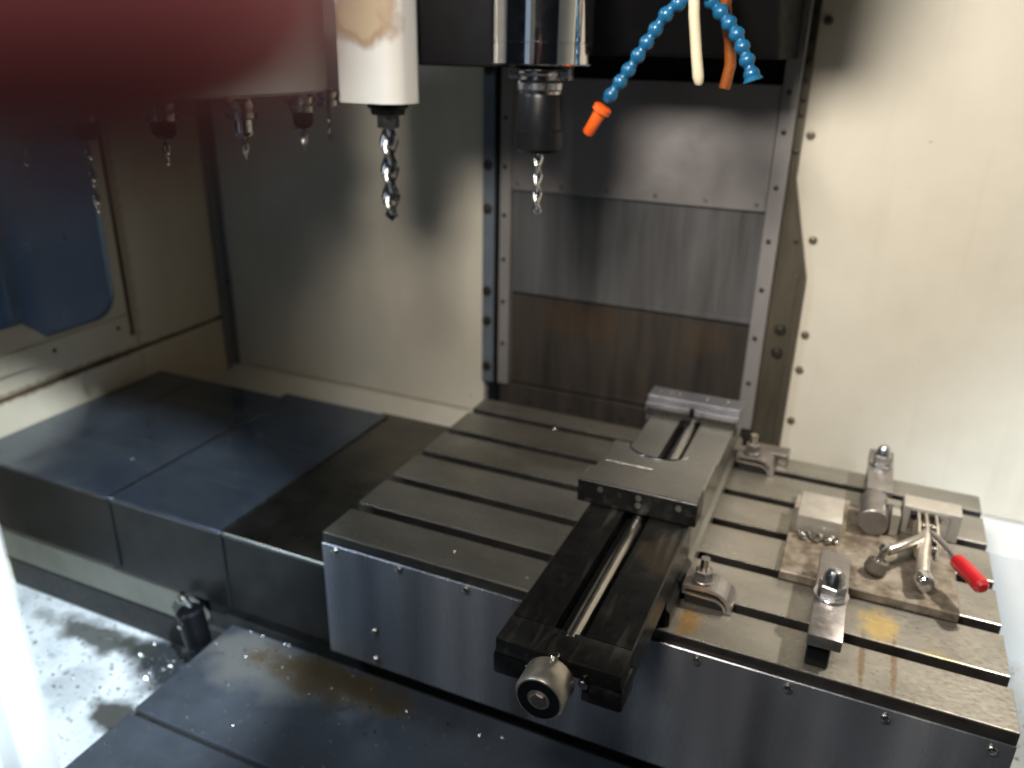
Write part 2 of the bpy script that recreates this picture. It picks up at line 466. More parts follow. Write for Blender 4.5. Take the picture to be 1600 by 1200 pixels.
    def build(self, name, material, parent=None, org=(0, 0, 0), smooth=True, angle=35):
        """org: world position of the thing the mesh belongs to (vertices become local to it)."""
        bm = self.bm
        o3 = Vector(org)
        for v in bm.verts:
            v.co -= o3
        bmesh.ops.recalc_face_normals(bm, faces=bm.faces)
        if smooth:
            for f in bm.faces:
                f.smooth = True
            for e in bm.edges:
                if len(e.link_faces) == 2 and e.calc_face_angle(0) > R(angle):
                    e.smooth = False
        me = bpy.data.meshes.new(name)
        bm.to_mesh(me)
        bm.free()
        me.materials.append(M[material])
        o = bpy.data.objects.new(name, me)
        col.objects.link(o)
        if parent is not None:
            o.parent = parent
        else:
            o.location = o3
        return o


class Thing:
    """An Empty at the base of a thing, parent of its parts."""

    def __init__(self, name, loc, label=None, cat=None, group=None, kind=None):
        o = bpy.data.objects.new(name, None)
        o.empty_display_size = 0.02
        col.objects.link(o)
        o.location = loc
        self.o = o
        self.loc = Vector(loc)
        tag(o, label, cat, group, kind)

    def add(self, mb, name, material, parent=None, **kw):
        return mb.build(name, material, parent or self.o, self.loc, **kw)

    def inst(self, name, mesh_obj_data, loc, parent=None, rot=None):
        o = bpy.data.objects.new(name, mesh_obj_data)
        col.objects.link(o)
        o.parent = parent or self.o
        o.location = Vector(loc) - self.loc
        if rot:
            o.rotation_euler = rot
        return o


def tag(o, label=None, cat=None, group=None, kind=None):
    if label:
        o['label'] = label
    if cat:
        o['category'] = cat
    if group:
        o['group'] = group
    if kind:
        o['kind'] = kind
    return o


def shared(name, mb, material):
    """Mesh data to share between alike small pieces (modelled round the origin)."""
    bmesh.ops.recalc_face_normals(mb.bm, faces=mb.bm.faces)
    for f in mb.bm.faces:
        f.smooth = True
    for e in mb.bm.edges:
        if len(e.link_faces) == 2 and e.calc_face_angle(0) > R(35):
            e.smooth = False
    me = bpy.data.meshes.new(name)
    mb.bm.to_mesh(me)
    mb.bm.free()
    me.materials.append(M[material])
    return me


def screw_mesh(name, r, h, material, n=14):
    """Domed screw head on the plane y = 0, standing out to -y, with a recessed drive."""
    mb = MB()
    mb.lathe((0, 0, 0), (0, -1, 0), [(-0.002, r * 0.96), (h * 0.45, r), (h * 0.85, r * 0.82), (h, r * 0.45), (h * 0.6, r * 0.38), (h * 0.55, 0)], n)
    return shared(name, mb, material)


S_apron = screw_mesh('apron_screw_mesh', 0.0058, 0.004, 'screw')
S_small = screw_mesh('panel_screw_mesh', 0.0045, 0.003, 'bolt_dark')
S_faint = screw_mesh('faint_screw_mesh', 0.0040, 0.0022, 'panel_mid')
S_wall = screw_mesh('wall_bolt_mesh', 0.0075, 0.006, 'bolt_olive')
S_big = screw_mesh('flange_bolt_mesh', 0.0105, 0.008, 'bolt_dark')

# ================================================================== setting
YB = 0.72       # back wall plane
XL = -0.82      # left wall plane
ZT = -0.36      # chip tray floor

# chip tray floor
MB().box(-1.05, 1.45, -0.75, 0.80, ZT - 0.02, ZT).build('floor', 'tray', smooth=False)['kind'] = 'structure'

# back wall: a panel each side of the column
bw = Thing('back_wall', (0.3, YB, -0.36), kind='structure')
bw.add(MB().box(XL - 0.02, -0.086, YB, YB + 0.02, -0.118, 1.25), 'wall_panel', 'paint', smooth=False)
wr = bw.add(MB().box(0.50, 1.45, YB, YB + 0.02, -0.118, 1.25), 'wall_panel', 'paint', smooth=False)
for (x, z) in [(0.537, 0.711), (0.536, 0.531), (0.567, 0.352), (0.580, 0.175), (0.580, 0.105), (0.580, -0.001)]:
    bw.inst('bolt', S_wall, (x, YB, z), wr)
# sloping ledge under the panels
prof = [(0.745, -0.40), (0.640, -0.40), (0.640, -0.150), (0.712, -0.122), (0.745, -0.122)]
lg = bw.add(MB().prism([prof], 'x', XL, -0.05), 'ledge', 'paint', smooth=False)
bw.add(MB().prism([prof], 'x', 0.52, 1.45), 'ledge', 'white', smooth=False)
for x, w in ((-0.545, 0.006), (-0.40, 0.006)):
    bw.add(MB().box(x, x + w, 0.636, 0.641, -0.30, -0.146), 'joint', 'rust', lg, smooth=False)

# left wall: upper sheet with a window opening, kick panel below, rusty seam between
lw = Thing('left_wall', (XL, 0.2, -0.36), kind='structure')
lw.add(MB().prism([[(-0.35, 0.014), (YB, 0.014), (YB, 1.25), (-0.35, 1.25)], [(-0.2, 0.075), (0.395, 0.075), (0.395, 0.80), (-0.2, 0.80)]], 'x', XL - 0.02, XL), 'wall_panel', 'paint_left', smooth=False)
lw.add(MB().box(XL - 0.02, XL + 0.004, -0.35, YB, -0.36, 0.008), 'kick_panel', 'paint_left', smooth=False)
ms = MB()
pts = []
for i in range(60):
    y = -0.3 + i * 1.0 / 59
    pts.append((XL + 0.001, y, 0.011 + 0.0015 * noise.noise(Vector((y * 22, 0, 0)))))
ms.tube(pts, [0.0034 + 0.0055 * max(0, noise.noise(Vector((y * 14, 3, 0)))) for (_, y, _) in pts], 8)
lw.add(ms, 'seam', 'rust')
# corner angle strip
lw.add(MB().box(XL + 0.001, XL + 0.022, YB - 0.006, YB - 0.001, -0.17, 1.2).box(XL + 0.005, XL + 0.009, YB - 0.030, YB - 0.005, -0.17, 1.2), 'corner_strip', 'frame', smooth=False)
for z in (-0.14, 0.10):
    lw.inst('bolt', S_small, (XL + 0.014, YB - 0.006, z))

# right side wall of the enclosure, just beyond the frame
MB().box(1.45, 1.47, -0.55, 0.74, -0.36, 1.25).build('right_wall', 'paint', smooth=False)['kind'] = 'structure'

# machine bed under the covers
bed = Thing('machine_bed', (0.2, 0.3, -0.36), 'dark cast machine bed below the table and sheet metal covers', 'machine bed')
bed.add(MB().box(-0.80, -0.29, 0.012, 0.45, -0.285, -0.075, 0.004), 'side_casting', 'olive')
bed.add(MB().box(-0.80, 0.88, 0.022, 0.50, -0.36, -0.286, 0.004).box(-0.28, 0.88, 0.03, 0.50, -0.2859, -0.078), 'casting', 'casting')  # recess wall: shade of the overhang and grime both in its dark colour

# ================================================================== window in the left wall
win = Thing('window', (XL, 0.1, 0.06), 'blue tinted window with rounded corner set in cream left wall', 'window')
inner = [(-0.16, 0.147), (0.165, 0.147), (0.212, 0.106), (0.330, 0.106)]
for k in range(1, 8):
    a = -math.pi / 2 + k * (math.pi / 2) / 8
    inner.append((0.330 + 0.055 * math.cos(a), 0.161 + 0.055 * math.sin(a)))
inner += [(0.385, 0.161), (0.388, 0.76), (-0.16, 0.76)]
win.add(MB().prism([[(-0.22, 0.056), (0.409, 0.056), (0.409, 0.82), (-0.22, 0.82)], inner], 'x', XL + 0.0015, XL + 0.006), 'frame', 'paint_left', smooth=False)
win.add(MB().prism([[(-0.22, 0.060), (0.404, 0.060), (0.404, 0.098), (-0.22, 0.098)]], 'x', XL + 0.0065, XL + 0.009), 'trim', 'paint_left', smooth=False)
win.add(MB().box(XL + 0.002, XL + 0.008, 0.4095, 0.417, 0.050, 0.82), 'gasket', 'rust', smooth=False)
win.add(MB().box(XL - 0.004, XL + 0.0005, -0.199, 0.394, 0.076, 0.799), 'pane', 'glass', smooth=False)
for y in (0.060, 0.218, 0.376):
    win.inst('screw', S_small, (XL + 0.009, y, 0.076), rot=(0, 0, R(90)))
# what is seen through it
tag(MB().box(-1.60, -1.57, -0.4, 1.4, -0.4, 1.3, 0.003).build('cabinet', 'blue_sheet', org=(-1.58, 0.5, -0.4)),
    'plain blue metal cabinet seen blurred through the left window', 'cabinet')
tag(MB().box(-1.55, -1.53, 0.62, 0.665, -0.4, 1.3, 0.003).build('post', 'brown_post', org=(-1.54, 0.64, -0.4)),
    'brown upright post seen through the left window before blue cabinet', 'post')

# ================================================================== sliding door edge, near left
dr = Thing('door', (0.2, -0.62, -0.45), 'white edge of the open sliding door at lower left', 'door')
dr.add(MB().box(0.294, 0.315, -0.640, -0.620, -0.45, 1.05, 0.004, 2), 'door_edge', 'white')
dr.add(MB().box(0.17, 0.2935, -0.665, -0.632, -0.45, 1.05, 0.003), 'door_panel', 'white')

# ================================================================== column with telescopic Z covers
cl = Thing('column_cover', (0.22, 0.70, -0.30), 'grey machine column cover with stacked sliding steel panels and screwed frame', 'column cover')
up = cl.add(MB().box(-0.0130, 0.482, 0.690, 0.697, 0.398, 0.612, 0.0015).box(-0.0130, 0.482, 0.697, 0.704, 0.600, 0.612), 'panel', 'panel')
up['label'] = 'smooth grey upper panel with a row of screws'
for x in (0.0, 0.093, 0.186, 0.281, 0.375, 0.465):
    cl.inst('screw', S_faint, (x, 0.690, 0.411), up)
md = cl.add(MB().box(-0.0125, 0.4815, 0.699, 0.704, 0.187, 0.430, 0.001).box(-0.0125, 0.4815, 0.697, 0.699, 0.187, 0.194), 'panel', 'panel_mid')
md['label'] = 'vertically streaked blue grey middle panel'
lo = cl.add(MB().box(-0.0120, 0.481, 0.708, 0.712, -0.020, 0.215, 0.001).box(-0.0120, 0.481, 0.705, 0.708, -0.020, -0.014), 'panel', 'panel_low')
lo['label'] = 'brown stained streaked lower panel'
ba = cl.add(MB().box(-0.0355, 0.512, 0.697, 0.715, -0.30, -0.024, 0.001), 'base_panel', 'panel_low')
for x in (0.039, 0.130, 0.25, 0.37, 0.47):
    cl.inst('screw', S_small, (x, 0.697, -0.058), ba)
fl = cl.add(MB().box(-0.037, -0.0135, 0.687, 0.715, -0.0235, 0.95, 0.001), 'frame_strip', 'frame')
for z in (0.535, 0.442, 0.346, 0.255, 0.164, 0.07):
    cl.inst('screw', S_small, (-0.0265, 0.687, z), fl)
frr = cl.add(MB().box(0.4825, 0.5105, 0.687, 0.715, -0.0235, 0.95, 0.001), 'frame_strip', 'frame')
for z in (0.66, 0.60, 0.536, 0.443, 0.348, 0.258, 0.164, 0.073):
    cl.inst('screw', S_small, (0.4945, 0.687, z), frr)
cl.add(MB().box(-0.0585, 0.4820, 0.7125, 0.722, -0.10, 0.95), 'gap_backing', 'black', smooth=False)
cl.add(MB().box(-0.0130, 0.4820, 0.698, 0.7120, 0.614, 0.95), 'top_backing', 'black', smooth=False)
st = cl.add(MB().box(-0.0860, -0.0590, 0.708, 0.7195, -0.035, 0.95, 0.001), 'side_strip', 'blue_strip')
for z in (0.62, 0.44, 0.352, 0.176, 0.109, 0.003):
    cl.inst('screw', S_big, (-0.074, 0.708, z), st, rot=None)
fg = cl.add(MB().prism([[(0.511, -0.30), (0.566, -0.30), (0.566, 0.288), (0.523, 0.461), (0.523, 0.95), (0.511, 0.95)]], 'y', 0.704, 0.7195), 'side_flange', 'flange', smooth=False)
cl.add(MB().box(0.548, 0.552, 0.700, 0.704, -0.28, 0.29), 'rib', 'flange', fg, smooth=False)
for (x, z) in ((0.536, 0.183), (0.536, 0.138)):
    cl.inst('bolt', S_big, (x, 0.704, z), fg)
cl.inst('screw', S_small, (0.540, 0.704, 0.350), fg)
for z in (0.50, 0.56, 0.585, 0.615, 0.645, 0.68, 0.72):
    cl.inst('screw', S_small, (0.5165, 0.704, z + 0.004), fg)

# ================================================================== spindle head
sh = Thing('spindle_head', (0.222, 0.45, 0.64), 'black machine head with chrome spindle nose above the vise', 'spindle head')
hc = sh.add(MB().prism([[(0.684, 0.652), (0.45, 0.652), (0.36, 0.74), (0.36, 1.20), (0.684, 1.20)]], 'x', -0.11, 0.500), 'head_casting', 'black', smooth=False)
sh.add(MB().box(-0.11, 0.14, 0.29, 0.358, 0.634, 0.80, 0.006, 2), 'shadow_block', 'black')  # added block that casts shade on the wall beside the column
hn = sh.add(MB().prism([[(0.359, 0.742), (0.10, 0.885), (0.10, 1.20), (0.359, 1.20)]], 'x', -0.11, 0.552), 'head_nose', 'black', smooth=False)
for h_ in (hc, hn):
    b = h_.modifiers.new('bevel', 'BEVEL')
    b.width = 0.006
    b.segments = 2
    b.limit_method = 'ANGLE'
SX, SY = 0.222, 0.25
sp = MB().lathe((SX, SY, 0.80), (0, 0, -1), [(0, 0.067), (0.132, 0.067), (0.1325, 0.0664), (0.134, 0.0664), (0.1345, 0.067), (0.158, 0.067), (0.160, 0.065), (0.160, 0.050), (0.155, 0.046)], 64)
nose = sh.add(sp, 'spindle_nose', 'chrome')
sh.add(MB().lathe((SX, SY, 0.645), (0, 0, -1), [(0, 0.044), (0.010, 0.044), (0.012, 0.040)], 40), 'spindle_face', 'blackened', nose)
for s in (-1, 1):
    sh.add(MB().box(SX + s * 0.036 - 0.008, SX + s * 0.036 + 0.008, SY - 0.008, SY + 0.008, 0.622, 0.645, 0.002), 'drive_key', 'holder', nose)

# tool held in the spindle
td = Thing('tool_holder', (SX, SY, 0.44), 'black collet holder with bright twist drill held in chrome spindle', 'tool holder')
td.add(MB().lathe((SX, SY, 0.636), (0, 0, -1), [(0, 0.031), (0.006, 0.0315), (0.010, 0.028), (0.014, 0.028), (0.018, 0.0315), (0.026, 0.0315), (0.028, 0.029), (0.038, 0.027)], 40), 'flange', 'holder')
td.add(MB().lathe((SX, SY, 0.604), (0, 0, -1), [(0, 0.0285), (0.004, 0.030), (0.045, 0.0305), (0.047, 0.0325), (0.070, 0.0325), (0.075, 0.026), (0.077, 0.0125)], 40), 'collet_nut', 'blackened')
td.add(MB().twist((SX, SY, 0.535), 0.094, 0.0070, 1.9, core=0.5, n=24), 'drill', 'drill')

# ================================================================== tool changer carousel
CX, CY, CR = -0.45, 0.20, 0.285
tc = Thing('tool_carousel', (CX, CY, 0.585), 'white drum tool carousel at upper left with tools hanging below', 'tool carousel')
tc.add(MB().lathe((CX, CY, 0.78), (0, 0, -1), [(0, 0.10), (0.002, CR + 0.002), (0.008, CR + 0.008), (0.186, CR + 0.008), (0.190, CR + 0.004), (0.190, 0.24)], 72), 'drum', 'white')
tc.add(MB().lathe((CX, CY, 0.596), (0, 0, -1), [(0, 0.24), (0.006, 0.24), (0.008, 0.1)], 72), 'drum_base', 'blackened')
tc.add(MB().lathe((CX, CY, 1.15), (0, 0, -1), [(0, 0.06), (0.368, 0.06)], 32), 'drive_shaft', 'black')
tl = {-72.7: (0.034, 0.0040, 'drill'), -56.9: (0.097, 0.0062, 'drill'), -38.4: (0.036, 0.0050, 'drill'), -17.5: (0.034, 0.0055, 'drill'),
      10.9: (0.034, 0.0055, 'drill'), 42.0: (0.06, 0.0035, 'drill_dark'), 75.0: (0.05, 0.0040, 'drill_dark')}
names = ['short thin drill in carousel pocket furthest left, half hidden by finger',
         'long bright twist drill hanging from carousel in front of blue window',
         'short bright drill in carousel third from the left wall window',
         'short tool with shiny round holder under carousel, fourth from left',
         'short stubby tool under carousel beside the white housing',
         'thin dark tool on far side of carousel behind white housing',
         'faint thin dark tool hanging at the back of the carousel']
for (ang, (L, rr, mm)), lab in zip(tl.items(), names):
    x = CX + 0.295 * math.cos(R(ang))
    y = CY + 0.295 * math.sin(R(ang))
    if -80 < ang < 20:
        x = CX + 0.278 * math.cos(R(ang)) if ang == 10.9 else x
    zt = {-56.9: 0.444}.get(ang, 0.505)
    t = Thing('carousel_tool', (x, y, zt), lab, 'tool', 'tools hanging from the carousel')
    zb = zt + L
    t.add(MB().lathe((x, y, 0.590), (0, 0, -1), [(0, 0.018), (0.004, 0.021), (0.012, 0.021), (0.015, 0.018), (0.018, 0.021), (0.026, 0.021), (0.028, 0.017)], 28), 'flange', 'holder')
    t.add(MB().lathe((x, y, 0.566), (0, 0, -1), [(0, 0.016), (0.566 - zb - 0.006, 0.0155), (0.566 - zb, 0.010)], 24), 'collet_nut', 'chrome' if ang == -17.5 else 'blackened')
    t.add(MB().twist((x, y, zb + 0.004), L + 0.004, rr, L / (rr * 9.0), core=0.42, steps=40, n=20), 'drill', mm)

# white rounded housing beside the carousel, with the large drill under it
hs = Thing('tool_pot', (-0.03, 0.25, 0.583), 'white rounded tool pot with brown scorch ring beside the carousel', 'tool pot')
pl = []
for (cx, cy, a0) in ((-0.004, 0.262, 0), (-0.068, 0.262, 90), (-0.068, 0.222, 180), (-0.006, 0.238, 270)):
    rr = 0.012 if cx < -0.05 else 0.028
    for k in range(9):
        a = R(a0 + 90 * k / 8)
        pl.append((cx + rr * math.cos(a), cy + rr * math.sin(a)))
hb = MB().prism([pl], 'z', 0.583, 0.90)
hs.add(hb, 'housing', 'carousel_white', angle=30)
ln = Thing('carousel_tool', (-0.018, 0.25, 0.41), 'large dark twist drill hanging below the white tool pot', 'tool', 'tools hanging from the carousel')
ln.add(MB().lathe((-0.018, 0.25, 0.5825), (0, 0, -1), [(0, 0.030), (0.006, 0.030), (0.008, 0.026), (0.016, 0.024)], 28), 'collet_nut', 'blackened')
ln.add(MB().cyl((-0.018, 0.25, 0.5665), (-0.018, 0.25, 0.548), 0.0165, 6), 'hex_shank', 'holder')
ln.add(MB().twist((-0.018, 0.25, 0.556), 0.146, 0.0140, 1.8, core=0.5, steps=80, n=28), 'drill', 'drill_dark')

# ================================================================== coolant hoses
def seg_hose(name, pts, label, r=0.0088, pitch=0.019):
    pts = [Vector(p) for p in pts]
    # resample the polyline with a Catmull-Rom curve
    fine = []
    for i in range(len(pts) - 1):
        p0, p1, p2, p3 = pts[max(i - 1, 0)], pts[i], pts[i + 1], pts[min(i + 2, len(pts) - 1)]
        for k in range(20):
            t = k / 20
            fine.append(0.5 * ((2 * p1) + (p2 - p0) * t + (2 * p0 - 5 * p1 + 4 * p2 - p3) * t * t + (3 * p1 - p0 - 3 * p2 + p3) * t ** 3))
    fine.append(pts[-1])
    th = Thing(name, pts[0], label, 'hose', 'segmented coolant hoses beside the spindle')
    acc, last = 0.0, fine[0]
    stations = [(fine[0], (fine[1] - fine[0]).normalized())]
    for a, b in zip(fine, fine[1:]):
        acc += (b - a).length
        if acc >= pitch:
            acc -= pitch
            stations.append((b, (b - a).normalized()))
    prof = [(-pitch * 0.62, r * 0.66), (-pitch * 0.40, r * 0.70), (-pitch * 0.30, r * 0.92), (-pitch * 0.05, r * 1.08), (pitch * 0.18, r * 1.0), (pitch * 0.34, r * 0.74), (pitch * 0.5, r * 0.62)]
    for p, d in stations:
        th.add(MB().lathe(p, d, prof, 20), 'segment', 'hose', angle=60)
    return th, stations[-1]


h1, (pe, de) = seg_hose('coolant_hose', [(0.452, 0.25, 0.735), (0.417, 0.25, 0.722), (0.389, 0.25, 0.706), (0.366, 0.25, 0.674), (0.344, 0.25, 0.640), (0.321, 0.25, 0.607), (0.313, 0.25, 0.594)],
                        'blue segmented coolant hose with orange nozzle pointing at the drill')
d = (Vector((0.290, 0.25, 0.554)) - Vector((0.312, 0.25, 0.592))).normalized()
h1.add(MB().lathe(Vector((0.3125, 0.25, 0.5925)), d, [(0, 0.0095), (0.002, 0.0125), (0.009, 0.0125), (0.011, 0.0085), (0.040, 0.0078), (0.0425, 0.006), (0.040, 0.004)], 24), 'nozzle', 'orange')
h2, _ = seg_hose('coolant_hose', [(0.424, 0.262, 0.728), (0.448, 0.262, 0.704), (0.470, 0.262, 0.680), (0.484, 0.262, 0.655), (0.494, 0.262, 0.634)],
                 'blue segmented coolant hose without nozzle bending right of the white tube', r=0.0092, pitch=0.0165)
h2.add(MB().lathe((0.4925, 0.262, 0.638), (0.35, 0, -0.94), [(0, 0.007), (0.004, 0.0085), (0.010, 0.0125), (0.0105, 0.009), (0.003, 0.006)], 24), 'bell_end', 'hose')
wt = MB().tube([(0.414, 0.243, 0.79), (0.4165, 0.242, 0.74), (0.421, 0.241, 0.700), (0.428, 0.240, 0.660), (0.4335, 0.239, 0.632), (0.435, 0.239, 0.625), (0.4352, 0.239, 0.622)],
               [0.0068, 0.0068, 0.0066, 0.0066, 0.0068, 0.0055, 0.003], 18)
tag(wt.build('air_tube', 'tube_white', org=(0.417, 0.242, 0.72)), 'straight cream white plastic tube hanging between the blue hoses', 'tube')
ot = MB().tube([(0.440, 0.31, 0.75), (0.446, 0.31, 0.70), (0.4545, 0.31, 0.672), (0.458, 0.31, 0.645), (0.455, 0.31, 0.624), (0.4535, 0.31, 0.617)], 0.0072, 16)
tag(ot.build('coolant_tube', 'amber', org=(0.446, 0.31, 0.70)), 'short orange brown tube hanging behind the right blue hose', 'tube')

# ================================================================== machine table
LX, WY = 0.894, 0.547
SLOTS = [0.083 + 0.1 * k for k in range(5)]
tb = Thing('machine_table', (LX / 2, WY / 2, -0.215), 'long grey steel machine table with five T-slots', 'machine table')
pr = [(0.0, -0.0012), (0.0012, 0.0)]
for s in SLOTS:
    h, c = 0.0095, 0.0012
    pr += [(s - h - c, 0.0), (s - h, -c), (s - h, -0.018), (s - 0.015, -0.018), (s - 0.015, -0.030), (s + 0.015, -0.030), (s + 0.015, -0.018), (s + h, -0.018), (s + h, -c), (s + h + c, 0.0)]
pr += [(WY - 0.0012, 0.0), (WY, -0.0012), (WY, -0.060), (0.0, -0.060)]
tt = tb.add(MB().prism([pr], 'x', 0.0, LX), 'table_top', 'table', smooth=False)
tt.data.materials.append(M['slot'])
for f in tt.data.polygons:
    if f.center.z + tb.loc.z < -0.0015 and 0.02 < f.center.y + tb.loc.y < WY - 0.02 and f.center.z + tb.loc.z > -0.05 and abs(f.normal.x) < 0.5:
        f.material_index = 1
    if f.normal.y < -0.9 and f.center.y + tb.loc.y < 0.001:
        f.material_index = 1  # front lip in the dark slot steel, its shading painted on
bmod = tt.modifiers.new('bevel', 'BEVEL')
bmod.width = 0.0008
bmod.limit_method = 'ANGLE'
bmod.angle_limit = R(40)
for s in SLOTS:   # dark slot floors
    tb.add(MB().box(0.004, LX - 0.004, s - 0.0145, s + 0.0145, -0.0298, -0.0290), 'slot_floor', 'dark_gap_line', tt, smooth=False)
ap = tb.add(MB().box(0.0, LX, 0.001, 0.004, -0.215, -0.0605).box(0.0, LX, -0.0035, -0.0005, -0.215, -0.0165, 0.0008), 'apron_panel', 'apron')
for (x, z) in ((0.023, -0.024), (0.132, -0.024), (0.238, -0.024), (0.342, -0.024), (0.448, -0.025), (0.554, -0.026), (0.661, -0.027), (0.767, -0.028), (0.873, -0.028), (0.085, -0.149), (0.085, -0.201)):
    tb.inst('screw', S_apron, (x, -0.0035, z), ap)
tb.add(MB().box(0.001, 0.004, 0.005, WY - 0.01, -0.215, -0.061), 'end_panel', 'cover_olive', smooth=False)
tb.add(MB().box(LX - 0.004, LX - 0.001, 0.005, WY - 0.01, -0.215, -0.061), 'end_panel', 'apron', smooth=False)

# ================================================================== telescopic covers left of the table
tcov = Thing('way_cover', (-0.41, 0.25, -0.205), 'dark blue steel telescopic way cover left of the table', 'way cover')
for i, (x0, x1, y0, y1, zt, zb, mm) in enumerate(((-0.225, -0.002, 0.006, 0.515, -0.0635, -0.208, 'cover_olive'), (-0.468, -0.205, 0.003, 0.502, -0.0605, -0.208, 'cover'), (-0.812, -0.448, 0.000, 0.474, -0.0575, -0.200, 'cover'))):
    t = 0.0022
    pf = [(y0, zb), (y0, zt - 0.003), (y0 + 0.003, zt), (y1 - 0.003, zt), (y1, zt - 0.003), (y1, zb), (y1 - t, zb), (y1 - t, zt - t), (y0 + t, zt - t), (y0 + t, zb)]
    p = tcov.add(MB().prism([pf], 'x', x0, x1), 'cover_plate', mm, smooth=False)
    p.data.materials.append(M['skirt'])  # shaded copy for the front and back faces
    for f in p.data.polygons:
        if abs(f.normal.y) > 0.8:
            f.material_index = 1
    if i:
        tcov.add(MB().box(x1 - 0.001, x1 + 0.0015, y0 + 0.001, y1 - 0.002, zt - 0.003, zt + 0.0004), 'wiper_lip', 'lip', p, smooth=False)
    tcov.add(MB().box(x0 + 0.001, x1 - 0.002, y0 - 0.0012, y0 + 0.0006, zt - 0.0045, zt - 0.0012), 'edge_fold', 'lip', p, smooth=False)

# ================================================================== covers below, towards the door
fc = Thing('front_way_cover', (0.35, -0.2, -0.36), 'low stained grey way cover plates in front of the table', 'way cover')
fc.add(MB().box(-0.222, 0.89, -0.190, 0.02, -0.268, -0.260, 0.001).box(-0.222, -0.219, -0.190, 0.02, -0.36, -0.268), 'cover_plate', 'low_cover')
fc.add(MB().box(-0.228, 0.89, -0.60, -0.195, -0.274, -0.266, 0.001).box(-0.228, -0.225, -0.60, -0.195, -0.36, -0.274), 'cover_plate', 'low_cover')
fc.add(MB().box(-0.220, 0.89, -0.1955, -0.1895, -0.272, -0.268), 'gap_shade_strip', 'dark_gap_line', smooth=False)  # dark strip standing for the shadow in the gap between plates

# coolant fitting at the end of the bed
ft = Thing('pipe_fitting', (-0.26, 0.0, -0.30), 'small dark pipe fitting with pale hex nut under the way cover', 'fitting')
ft.add(MB().cyl((-0.262, -0.03, -0.205), (-0.252, -0.03, -0.275), 0.022, 20, 0.004), 'body', 'blackened')
ft.add(MB().cyl((-0.300, -0.012, -0.203), (-0.286, -0.016, -0.205), 0.0095, 6, 0.001), 'hex_nut', 'screw')
ft.add(MB().cyl((-0.286, -0.016, -0.205), (-0.262, -0.024, -0.210), 0.006, 14), 'stem', 'holder')
ft.add(MB().cyl((-0.262, -0.040, -0.222), (-0.262, -0.055, -0.226), 0.005, 12, 0.001), 'plug', 'screw')

# ================================================================== vise
VX0, VX1 = 0.370, 0.508
VC = 0.4405
vs = Thing('vise', (0.44, 0.2, 0.0), 'long black machine vise with bright lead screw bolted on the table', 'vise')
ZB = 0.085
ch0, ch1 = 0.420, 0.455
bedp = [(VX0 - 0.004, 0.001), (VX1 + 0.006, 0.001), (VX1 + 0.006, 0.020), (VX1, 0.026), (VX1, ZB - 0.002), (VX1 - 0.002, ZB), (ch1, ZB), (ch1, 0.052), (ch0, 0.052), (ch0, ZB), (VX0 + 0.002, ZB), (VX0, ZB - 0.002), (VX0, 0.026), (VX0 - 0.004, 0.020)]
vb = vs.add(MB().prism([bedp], 'y', 0.008, 0.13), 'base', 'iron', smooth=False)
vb2 = vs.add(MB().prism([bedp], 'y', 0.13, 0.545), 'rear_base', 'iron_bright', smooth=False)  # rear of the same bed, in the brightened iron
# front overhang: two rails with a gap for the screw bracket
ovp = [(VX0, 0.038), (ch0, 0.038), (ch0, 0.050), (ch1, 0.050), (ch1, 0.038), (VX1, 0.038), (VX1, ZB - 0.002), (VX1 - 0.002, ZB), (ch1, ZB), (ch1, 0.058), (ch0, 0.058), (ch0, ZB), (VX0 + 0.002, ZB), (VX0, ZB - 0.002)]
vs.add(MB().prism([ovp], 'y', -0.150, 0.008), 'overhang', 'iron', vb, smooth=False)
fe = vs.add(MB().box(VX0, VX1, -0.1935, -0.1502, 0.066, ZB, 0.0015, 2), 'end_plate', 'iron')
for (a, b) in ((VX0 - 0.004, 0.412), (0.466, VX1 + 0.003)):
    vs.add(MB().box(a, b, -0.192, -0.150, 0.036, 0.065, 0.004, 2), 'foot', 'iron', fe)
vs.add(MB().box(ch0 + 0.0005, ch1 - 0.0005, -0.149, 0.455, 0.0585, 0.0660), 'channel_shade_fill', 'black', smooth=False)  # black fill added for the shade inside the channel
# lead screw: fine thread
def thread(p0, p1, r, pitch, n=18):
    p0, p1 = Vector(p0), Vector(p1)
    L = (p1 - p0).length
    prof = []
    k = int(L / pitch)
    for i in range(k):
        prof += [(i * pitch, r * 0.97), (i * pitch + pitch * 0.35, r), (i * pitch + pitch * 0.65, r)]
    prof.append((L, r * 0.97))
    return MB().lathe(p0, p1 - p0, prof, n)


vs.add(thread((VC, -0.158, 0.0755), (VC, 0.46, 0.0755), 0.0105, 0.003), 'lead_screw', 'screw', angle=60)
# drive knob
kn = vs.add(MB().lathe((VC - 0.003, -0.193, 0.066), (0, -1, 0), [(0, 0.013), (0.006, 0.013), (0.008, 0.024), (0.012, 0.0265), (0.040, 0.0265), (0.044, 0.024), (0.044, 0.0225)], 40), 'drive_knob', 'knob')
vs.add(MB().lathe((VC - 0.003, -0.2355, 0.066), (0, -1, 0), [(0, 0.0225), (0.002, 0.0223), (0.002, 0.012), (-0.004, 0.010)], 36), 'knob_face', 'blackened', kn)
vs.add(MB().cyl((VC - 0.003, -0.234, 0.066), (VC - 0.003, -0.2395, 0.066), 0.0088, 6, 0.001), 'drive_hex', 'clamp', kn)
vs.add(MB().cyl((VC, -0.203, 0.090), (VC, -0.203, 0.097), 0.005, 14, 0.001), 'set_screw', 'screw', kn)
for x in (0.412, 0.470):
    vs.add(MB().cyl((x, -0.1935, 0.064), (x, -0.199, 0.064), 0.0052, 12, 0.001), 'bolt', 'screw', fe)
